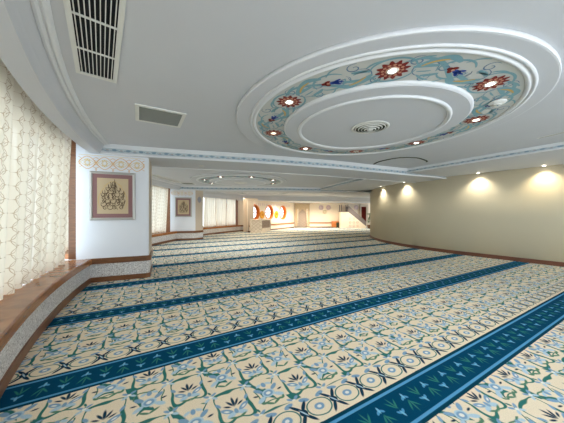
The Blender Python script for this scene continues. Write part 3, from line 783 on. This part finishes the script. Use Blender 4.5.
# ceiling grilles
def bar_grille(loc, rz, L, W, secs, label):
    t = thing('linear_grille', label, 'air vent', loc, rz, 'long bar grilles in the ceiling')
    fr = MB(); b = 0.035
    for lo, hi in (((-L / 2, -W / 2, -0.016), (L / 2, -W / 2 + b, 0)), ((-L / 2, W / 2 - b, -0.016), (L / 2, W / 2, 0)), ((-L / 2, -W / 2 + b, -0.016), (-L / 2 + b, W / 2 - b, 0)), ((L / 2 - b, -W / 2 + b, -0.016), (L / 2, W / 2 - b, 0))):
        fr.box(lo, hi)
    fr.build('frame', M['vent'], t)
    MB().box((-L / 2 + 0.01, -W / 2 + 0.01, -0.003), (L / 2 - 0.01, W / 2 - 0.01, -0.0005)).build('duct_opening', M['black'], t)
    ns = 9
    for k in range(ns):
        y = -W / 2 + b + (W - 2 * b) * (k + 0.5) / ns
        MB().box((-L / 2 + b, y - 0.0035, -0.014), (L / 2 - b, y + 0.003, -0.004)).build('bar', M['vent'], t)
    for k in range(1, secs):
        x = -L / 2 + b + (L - 2 * b) * k / secs
        MB().box((x - 0.005, -W / 2 + b, -0.015), (x + 0.005, W / 2 - b, -0.003)).build('cross_bar', M['vent'], t)
    return t
def panel_grille(loc, rz, L, W, label):
    t = thing('return_grille', label, 'air vent', loc, rz, 'square return grilles in the ceiling')
    fr = MB(); b = 0.045
    for lo, hi in (((-L / 2, -W / 2, -0.014), (L / 2, -W / 2 + b, 0)), ((-L / 2, W / 2 - b, -0.014), (L / 2, W / 2, 0)), ((-L / 2, -W / 2 + b, -0.014), (-L / 2 + b, W / 2 - b, 0)), ((L / 2 - b, -W / 2 + b, -0.014), (L / 2, W / 2 - b, 0))):
        fr.box(lo, hi)
    fr.build('frame', M['vent'], t)
    p = MB().box((-L / 2 + b, -W / 2 + b, -0.006), (L / 2 - b, W / 2 - b, -0.001)); n = 26
    for k in range(n):
        y = -W / 2 + b + (W - 2 * b) * (k + 0.5) / n
        p.box((-L / 2 + b, y - 0.004, -0.011), (L / 2 - b, y + 0.004, -0.006))
    p.build('perforated_panel', M['ventgrey'], t)
    return t
bg = bar_grille((-1.22, 1.55, ZC), math.atan2(0.87, -0.66), 2.25, 0.33, 5, 'long white bar grille with dark slots in the ceiling near the foreground curtain')
pg = panel_grille((-1.77, 3.46, ZC), math.atan2(0.62, 0.80) - 0.12, 0.62, 0.62, 'square grey return grille in the ceiling before the near white pier')
dup(bg, (-4.72, 9.75, ZC), rad(91), 'long bar grille in the ceiling of the bay behind the near pier')
dup(pg, (-4.45, 11.25, ZC), 0.1, 'return grille in the ceiling just before the second picture wall')
# slot diffuser and curved reveal line in the near bay ceiling
so = thing('slot_diffuser', 'short dark slot diffuser in the ceiling at the right edge', 'air vent', (4.86, 4.22, ZC), rad(105))
MB().box((-0.25, -0.03, -0.006), (0.25, 0.03, 0)).build('frame', M['vent'], so); MB().box((-0.23, -0.012, -0.008), (0.23, 0.012, -0.004)).build('slot', M['ventgrey'], so)
arcp = spline([(2.62, 6.80), (2.66, 6.42), (2.95, 6.02), (3.40, 6.02), (3.84, 6.34), (3.95, 6.50)], 8); an_ = normals(arcp)
struct(MB().sweep(arcp, an_, [(-0.02, ZC), (-0.02, ZC - 0.012), (0.02, ZC - 0.012), (0.02, ZC)]).build('trim_100', M['ventdark']))
# small downlight in the near beam soffit
downlight((-2.05, 6.05, 2.60), 'small unlit downlight in the underside of the near beam', 'downlights in the beams', M['lampoff'], 0.05)

# ------------------------------------------------------------------ far end of the hall
struct(MB().box((0.9, 23.1, 0), (11.0, 23.4, 2.5)).build('wall_far', M['farwall']), 'warm white end wall with the prayer niche', 'wall')
# slanted wall with the round windows
W0, W1 = Vector((-2.55, 17.15)), Vector((1.2, 23.04)); wd = (W1 - W0); WL = wd.length; wd = wd / WL
wn = Vector((-wd.y, wd.x))                                # outward
WA = math.atan2(wd.y, wd.x)
MW = Matrix.Translation((W0.x, W0.y, 0)) @ Matrix.Rotation(WA, 4, 'Z')   # local x along wall, +y outward
def along(px):
    r = (px - 282) / 238.0                                # ray slope
    return (r * W0.y - W0.x) / (wd.x - r * wd.y)
holes = [(0.93, 1.44), (2.83, 1.44), (4.90, 1.44)]; HR = 0.56
def holed_wall():
    mb = MB(); n = 48
    xs = [0.0] + [(holes[i][0] + holes[i + 1][0]) / 2 for i in range(2)] + [WL]
    for i, (hx, hz) in enumerate(holes):
        x0, x1, z0, z1 = xs[i], xs[i + 1], 0.0, 2.5
        for yy in (0.0, 0.32):
            for k in range(n):
                t0, t1 = 2 * PI * k / n, 2 * PI * (k + 1) / n
                def edge(t):
                    dx, dz = math.cos(t), math.sin(t)
                    ts = []
                    if dx > 1e-9: ts.append((x1 - hx) / dx)
                    if dx < -1e-9: ts.append((x0 - hx) / dx)
                    if dz > 1e-9: ts.append((z1 - hz) / dz)
                    if dz < -1e-9: ts.append((z0 - hz) / dz)
                    m = min(ts); return (hx + dx * m, hz + dz * m)
                a, b = edge(t0), edge(t1)
                pts = [(hx + HR * math.cos(t0), yy, hz + HR * math.sin(t0)), (a[0], yy, a[1])]
                # corner between the two edge points
                for cx in (x0, x1):
                    for cz in (z0, z1):
                        tt = math.atan2(cz - hz, cx - hx) % (2 * PI)
                        if t0 + 1e-6 < tt < t1 - 1e-6: pts.append((cx, yy, cz))
                pts += [(b[0], yy, b[1]), (hx + HR * math.cos(t1), yy, hz + HR * math.sin(t1))]
                mb.face([tuple(MW @ Vector(p)) for p in pts])
        for k in range(n):
            t0, t1 = 2 * PI * k / n, 2 * PI * (k + 1) / n
            mb.face([tuple(MW @ Vector((hx + HR * math.cos(t), yy, hz + HR * math.sin(t)))) for t, yy in ((t0, 0), (t1, 0), (t1, 0.32), (t0, 0.32))], 1)
    return struct(mb.build('wall_far_slanted', [M['farwall'], M['orange']]))
holed_wall()
def rot_lathe(mb, prof, hx, hz, n=48, mi=0):
    R_ = [[mb.bm.verts.new(MW @ Vector((hx + r * math.cos(2 * PI * k / n), y, hz + r * math.sin(2 * PI * k / n)))) for r, y in prof] for k in range(n)]
    for k in range(n):
        for i in range(len(prof)):
            j = (i + 1) % len(prof)
            f = mb.bm.faces.new([R_[k][i], R_[(k + 1) % n][i], R_[(k + 1) % n][j], R_[k][j]]); f.material_index = mi; f.smooth = True
for i, (hx, hz) in enumerate(holes):
    fr = MB(); rot_lathe(fr, [(HR - 0.03, -0.01), (HR + 0.05, -0.02), (HR + 0.06, 0.0), (HR - 0.03, 0.02)], hx, hz)
    rot_lathe(fr, [(HR - 0.07, 0.2), (HR - 0.002, 0.2), (HR - 0.002, 0.26), (HR - 0.07, 0.26)], hx, hz)
    win = struct(fr.build('window_%d' % (4 + i), M['orange']))
    b = MB(); b.box((hx - HR + 0.02, 0.205, hz - 0.03), (hx + HR - 0.02, 0.245, hz + 0.03), mt=MW); b.box((hx - 0.022, 0.205, hz - HR + 0.02), (hx + 0.022, 0.245, hz + HR - 0.02), mt=MW)
    b.build('glazing_bar', M['mauve'], win)
    p = MB(); p.poly([(hx + (HR - 0.03) * math.cos(q), hz + (HR - 0.03) * math.sin(q)) for q in [2 * PI * k / 48 for k in range(48)]], lambda x, z: tuple(MW @ Vector((x, 0.235, z))))
    p.build('pane', M['glass'], win)
for hx, lb in ((1.83, 'gold disc on the far slanted wall, between left and middle round windows'), (3.84, 'gold disc on the far slanted wall, between middle and right round windows')):
    d = thing('gold_roundel', lb, 'wall disc', (MW @ Vector((hx, -0.002, 1.26))), WA, 'gold calligraphy discs')
    L = MB().lathe([(0.001, 0), (0.31, 0), (0.31, 0.02), (0.29, 0.03), (0.001, 0.03)], 40)
    o = L.build('disc', M['goldleaf'], d); o.rotation_euler = (PI / 2, 0, 0)
    q = MB(); q.lathe([(0.25, 0.03), (0.26, 0.036), (0.27, 0.03)], 40)
    for k in range(3): q.tube([(-0.15 + 0.1 * k, -0.1, 0.033), (-0.12 + 0.1 * k, 0.05, 0.033), (-0.16 + 0.12 * k, 0.12, 0.033)], 0.012, 6)
    o = q.build('raised_script', M['chest'], d); o.rotation_euler = (PI / 2, 0, 0)
# low panelled ledge below the round windows and along the end wall
def ledge(path, nm):
    N = normals(path)
    N = [(-a, -b) for a, b in N]
    struct(MB().sweep(path, N, [(0, 0.09), (0.10, 0.09), (0.10, 0.40), (0, 0.40)]).build('wall_dado', M['farwall']))
    struct(MB().sweep(path, N, [(0, 0), (0.115, 0), (0.115, 0.09), (0, 0.09)]).build('baseboard_far', M['wood']))
    struct(MB().sweep(path, N, [(0, 0.40), (0.14, 0.40), (0.14, 0.49), (0, 0.49)]).build('trim_%d' % nm, M['sillwood']))
w2 = lambda s: tuple((W0 + wd * s))
ledge([w2(0.2), w2(6.75)], 110)
ledge([(2.62, 23.1), (5.25, 23.1)], 111)
# faint hanging-tile tracery above the round windows
tr = MB()
for k in range(12):
    s = 0.5 + k * 0.5
    for q in (-0.1, 0.1): tr.box((s + q - 0.02, -0.004, 1.95), (s + q + 0.02, 0.0, 2.26 - abs(q)), mt=MW)
struct(tr.build('trim_112', M['lilac']))

# column and carved platform
cm = Matrix.Translation((-2.36, 17.55, 0)) @ Matrix.Rotation(0.25, 4, 'Z')
struct(MB().box((-0.25, -0.25, 0.10), (0.25, 0.25, 2.36), mt=cm).build('wall_column', M['stone']))
struct(MB().box((-0.28, -0.28, 0), (0.28, 0.28, 0.10), mt=cm).build('baseboard_column', M['wood']))
pa, pb, pd = Vector((-2.20, 16.75)), Vector((-1.46, 16.75)), Vector((-0.92, 18.35))
pt = thing('muezzin_platform', 'carved pale marble platform beside the far column', 'platform', (-1.7, 17.2, 0))
def pq(off, poly): return [(p.x + 1.7 + off[0], p.y - 17.2 + off[1]) for p in poly]
pe = pa + (pd - pb)
quad = pq((0, 0), [pa, pb, pd, pe])
def shrink(Q, f):
    cx = sum(p[0] for p in Q) / 4; cy = sum(p[1] for p in Q) / 4
    return [(cx + (p[0] - cx) * f, cy + (p[1] - cy) * f) for p in Q]
MB().prism(shrink(quad, 1.04), 0, 0.14).build('plinth', M['marble'], pt)
MB().prism(shrink(quad, 0.96), 0.14, 0.30).build('base_course', M['marble'], pt)
def panel(p, q, z0, z1, m, nm):
    d = Vector((q[0] - p[0], q[1] - p[1])); l = d.length; d /= l
    mt = Matrix.Translation((p[0], p[1], 0)) @ Matrix.Rotation(math.atan2(d.y, d.x), 4, 'Z')
    b = MB(); b.box((0.0, 0.01, z0), (l, 0.05, z1), mt=mt)
    n = max(2, int(l / 0.2))
    for k in range(n):
        x0 = l * (k + 0.12) / n; x1 = l * (k + 0.88) / n
        b.box((x0, -0.012, z0 + 0.06), (x0 + 0.025, 0.02, z1 - 0.06), mt=mt); b.box((x1 - 0.025, -0.012, z0 + 0.06), (x1, 0.02, z1 - 0.06), mt=mt)
        b.box((x0, -0.012, z1 - 0.09), (x1, 0.02, z1 - 0.06), mt=mt); b.box((x0, -0.012, z0 + 0.06), (x1, 0.02, z0 + 0.09), mt=mt)
    return b.build(nm, m, pt)
panel(quad[0], quad[1], 0.30, 0.88, M['marble'], 'carved_panel'); panel(quad[1], quad[2], 0.30, 0.88, M['marbleg'], 'carved_panel')  # one side's panel takes the darker copy of the carved colours
panel(quad[2], quad[3], 0.30, 0.88, M['marble'], 'carved_panel'); panel(quad[3], quad[0], 0.30, 0.88, M['marble'], 'carved_panel')
for p in quad:
    MB().box((p[0] - 0.05, p[1] - 0.05, 0.14), (p[0] + 0.05, p[1] + 0.05, 0.98)).build('corner_post', M['marble'], pt)
rl = MB()
for k in range(4):
    p, q = quad[k], quad[(k + 1) % 4]; rl.tube([(p[0], p[1], 0.90), (q[0], q[1], 0.90)], 0.04, 8)
rl.build('top_rail', M['marble'], pt)

# prayer niche
mh = thing('mihrab', 'carved beige stone prayer niche on the far end wall', 'prayer niche', (1.96, 23.07, 0))
fr = MB()
HWD, HT = 0.70, 2.24
fr.box((-HWD, -0.16, 0), (-0.40, 0.0, HT)); fr.box((0.40, -0.16, 0), (HWD, 0.0, HT)); fr.box((-0.40, -0.16, 1.78), (0.40, 0, HT))
fr.build('surround', M['mihrab'], mh)
nb = MB()
for k in range(12):
    t0, t1 = PI * k / 12, PI * (k + 1) / 12
    nb.face([(-0.4 * math.cos(t0), -0.02 * math.sin(t0) - 0.01, 0), (-0.4 * math.cos(t1), -0.02 * math.sin(t1) - 0.01, 0), (-0.4 * math.cos(t1), -0.02 * math.sin(t1) - 0.01, 1.78), (-0.4 * math.cos(t0), -0.02 * math.sin(t0) - 0.01, 1.78)], smooth=True)
nb.build('niche', M['marbleg'], mh)
av = MB()                                   # stepped arch head above the niche
for k in range(7):
    h = 0.40 - 0.058 * k
    for sg in (1, -1):
        a, b = (sg * h, sg * 0.401); a, b = min(a, b), max(a, b)
        if b - a > 0.002: av.box((a, -0.13, 1.36 + 0.06 * k), (b, -0.03, 1.42 + 0.06 * k))
av.build('stalactite_arch', M['mihrab'], mh)
for sg in (1, -1):
    MB().tube([(sg * 0.44, -0.19, 0.1), (sg * 0.44, -0.19, 1.7)], 0.035, 12).build('colonnette', M['marble'], mh)
    MB().box((sg * 0.44 - 0.05, -0.24, 1.70), (sg * 0.44 + 0.05, -0.14, 1.80)).build('capital', M['marble'], mh)
cr = MB(); cr.box((-HWD - 0.04, -0.20, HT), (HWD + 0.04, 0, HT + 0.07)); cr.build('cornice', M['mihrab'], mh)
MB().box((-HWD - 0.02, -0.18, 0), (-0.41, 0.0, 0.12)).build('base_block', M['marbleg'], mh); MB().box((0.41, -0.18, 0), (HWD + 0.02, 0.0, 0.12)).build('base_block', M['marbleg'], mh)

# painted roundels on the end wall
for (x, z, r, m, lb) in ((3.80, 1.93, 0.24, 'lilac', 'upper left lilac roundel on the far end wall'), (4.50, 1.93, 0.24, 'lilac', 'upper right lilac roundel on the far end wall'), (4.15, 1.50, 0.20, 'olive', 'lower pale olive roundel on the far end wall'), (7.2, 1.95, 0.22, 'lilac', 'lilac roundel above the pulpit stair on the far wall')):
    d = thing('wall_roundel', lb, 'wall disc', (x, 23.1, z), 0, 'painted roundels on the end wall')
    o = MB().lathe([(0.001, 0), (r, 0), (r, 0.012), (0.001, 0.012)], 36).build('disc', M[m], d); o.rotation_euler = (PI / 2, 0, 0)
    q = MB().lathe([(r * 0.80, 0.012), (r * 0.84, 0.02), (r * 0.90, 0.012)], 36)
    for k in range(6):
        an = k * PI / 3; q.tube([(0.15 * r * math.cos(an), 0.15 * r * math.sin(an), 0.014), (0.6 * r * math.cos(an), 0.6 * r * math.sin(an), 0.014)], 0.018, 6)
    o = q.build('tracery', M['farwall'], d); o.rotation_euler = (PI / 2, 0, 0)

# wooden chest at the end of the ledge
ck = thing('wooden_chest', 'small orange wooden chest at the end of the low ledge', 'chest', (5.12, 22.9, 0))
MB().box((-0.34, -0.2, 0.05), (0.30, 0.16, 0.46)).build('body', M['chest'], ck)
lid = MB(); lid.tube([(-0.36, -0.02, 0.44), (0.32, -0.02, 0.44)], 0.17, 16); lid.build('lid', M['chest'], ck)
for sx_ in (-0.33, 0.25):
    for sy in (-0.19, 0.11): MB().box((sx_, sy, 0), (sx_ + 0.05, sy + 0.05, 0.05)).build('foot', M['wood'], ck)
MB().box((0.06, -0.212, 0.04), (0.31, -0.19, 0.5)).build('dark_panel', M['ventdark'], ck)

# pulpit
mn = thing('minbar', 'white pulpit with stair and sloping grey rail at the far right', 'pulpit', (5.9, 22.5, 0))
L0, L1 = 0.25, 1.75
def tri(y0, y1, nm, m):
    mb = MB(); P = [(L0, 0.0), (L1 + 0.15, 0.0), (L1 + 0.15, 0.18), (L0, 1.52)]
    a = [mb.bm.verts.new((x, y0, z)) for x, z in P]; b = [mb.bm.verts.new((x, y1, z)) for x, z in P]
    mb.bm.faces.new(a); mb.bm.faces.new(b[::-1])
    for k in range(4): mb.bm.faces.new([a[k], a[(k + 1) % 4], b[(k + 1) % 4], b[k]])
    return mb.build(nm, m, mn)
tri(-0.42, -0.38, 'side_panel', M['farwall']); tri(0.30, 0.34, 'side_panel', M['farwall'])
for k in range(8):
    x0 = L0 + (L1 - L0) * k / 8
    MB().box((x0, -0.379, 0), (x0 + (L1 - L0) / 8, 0.299, 1.44 - k * 0.17)).build('step', M['marble'], mn)
def rail(y):
    mb = MB(); a = Vector((L0, y, 1.55)); b = Vector((L1 + 0.1, y, 0.30))
    mt = Matrix(); P = [(L0, 1.50), (L1 + 0.15, 0.22), (L1 + 0.15, 0.62), (L0 + 0.1, 2.02), (L0, 2.02)]
    va = [mb.bm.verts.new((x, y - 0.03, z)) for x, z in P]; vb = [mb.bm.verts.new((x, y + 0.03, z)) for x, z in P]
    mb.bm.faces.new(va); mb.bm.faces.new(vb[::-1])
    for k in range(5): mb.bm.faces.new([va[k], va[(k + 1) % 5], vb[(k + 1) % 5], vb[k]])
    return mb.build('sloping_rail', M['greyrail'], mn)
rail(-0.40); rail(0.32)
MB().box((-0.42, -0.42, 0), (L0, 0.34, 1.50)).build('tower_base', M['farwall'], mn)
MB().box((-0.46, -0.46, 1.50), (L0 + 0.02, 0.38, 1.56)).build('platform', M['greyrail'], mn)
for x in (-0.40, L0 - 0.05):
    for y in (-0.40, 0.30): MB().box((x, y, 1.56), (x + 0.06, y + 0.06, 2.16)).build('canopy_post', M['greyrail'], mn)
MB().box((-0.48, -0.48, 2.16), (L0 + 0.06, 0.40, 2.26)).build('canopy', M['marble'], mn)
fl_ = MB()
for k in range(9):
    x = 0.42 + (k % 3) * 0.34; z = 0.20 + (k // 3) * 0.33
    if z > 1.40 - (x - L0) * 0.92: continue
    for q in range(6):
        an = q * PI / 3
        fl_.poly([(x + 0.03 * math.cos(an), z + 0.03 * math.sin(an)), (x + 0.10 * math.cos(an + 0.25), z + 0.10 * math.sin(an + 0.25)), (x + 0.13 * math.cos(an), z + 0.13 * math.sin(an)), (x + 0.10 * math.cos(an - 0.25), z + 0.10 * math.sin(an - 0.25))], lambda a_, b_: (a_, -0.424, b_))
fl_.build('painted_flowers', M['pinkp'], mn)

# door at the far right with red curtain
dr_ = struct(MB().box((7.52, 22.98, 0), (7.66, 23.12, 2.24)).box((8.14, 22.98, 0), (8.34, 23.12, 2.24)).box((7.66, 22.98, 2.02), (8.14, 23.12, 2.24)).build('door_1', M['stone']))
cu = MB()
pts = [(7.68 + 0.44 * k / 40, 23.0 + 0.03 * math.sin(k * 1.1)) for k in range(41)]
cu.sweep(pts, [(0, 1)] * 41, [(0, 0.02), (0, 2.0), (0.012, 2.0), (0.012, 0.02)], smooth=False)
tag(cu.build('door_curtain', M['redcloth']), 'dark red curtain hanging in the far doorway', 'curtain')
# potted plant
pl = thing('potted_plant', 'tall green potted plant by the far doorway at the wall edge', 'plant', (7.95, 21.7, 0))
MB().lathe([(0.001, 0), (0.13, 0), (0.18, 0.30), (0.19, 0.32), (0.15, 0.32), (0.001, 0.29)], 24).build('pot', M['pot'], pl)
MB().tube([(0, 0, 0.28), (0.01, 0.0, 0.7), (-0.01, 0.02, 1.1)], [0.022, 0.018, 0.01], 8).build('stem', M['wood'], pl)
lf = MB(); rn = random.Random(5)
for k in range(46):
    z = 0.45 + rn.random() * 0.9; an = rn.uniform(0, 2 * PI); ln = rn.uniform(0.22, 0.4); up = rn.uniform(0.0, 0.25)
    dx, dy = math.cos(an), math.sin(an); w = 0.05
    P = [(0.01 * dx, 0.01 * dy, z), (dx * ln * 0.5 - dy * w, dy * ln * 0.5 + dx * w, z + up * 0.8), (dx * ln, dy * ln, z + up - 0.05), (dx * ln * 0.5 + dy * w, dy * ln * 0.5 - dx * w, z + up * 0.8)]
    lf.face(P)
lf.build('foliage', M['leafg'], pl)

# warm downlights added to brighten the far end, their fixtures unseen
far = [(0.1, 19.7, 'above the carved platform'), (1.2, 20.6, 'left of the prayer niche'), (2.1, 21.4, 'in front of the prayer niche'), (4.3, 21.3, 'in front of the painted roundels'), (6.6, 20.9, 'in front of the pulpit'), (3.0, 20.6, 'over the open carpet before the far wall'), (-2.72, 17.25, 'beside the far column')]
for x, y, w_ in far:
    z = 2.36 if w_ != 'beside the far column' else ZC
    downlight((x, y, z), 'added warm downlight in the far ceiling %s' % w_, 'added warm downlights at the far end', M['lampdim'], 0.06, 90 if 'column' in w_ else 175, (1, 0.87, 0.70), 2.8)

# ------------------------------------------------------------------ daylight, camera, output look
wld = bpy.data.worlds.new('daylight'); S.world = wld; wld.use_nodes = True
bgn = wld.node_tree.nodes['Background']; bgn.inputs[0].default_value = (0.86, 0.93, 1.0, 1); bgn.inputs[1].default_value = 3.2

cam = bpy.data.cameras.new('camera'); co = bpy.data.objects.new('camera', cam); COL.objects.link(co)
co.location = (0, 0, 1.4); co.rotation_euler = (PI / 2, 0, 0)
cam.sensor_fit = 'HORIZONTAL'; cam.sensor_width = 36.0; cam.lens = 36.0 * 238 / 564
cam.shift_y = (213.0 - 211.5) / 564
cam.clip_start = 0.05
S.camera = co
S.view_settings.view_transform = 'Standard'; S.view_settings.look = 'None'; S.view_settings.gamma = 1.0
S.view_settings.use_curve_mapping = False
S.view_settings.exposure = 0.62
S.cycles.max_bounces = 10; S.cycles.diffuse_bounces = 6; S.cycles.transparent_max_bounces = 12
S.cycles.caustics_reflective = False; S.cycles.caustics_refractive = False
S.cycles.sample_clamp_indirect = 6.0
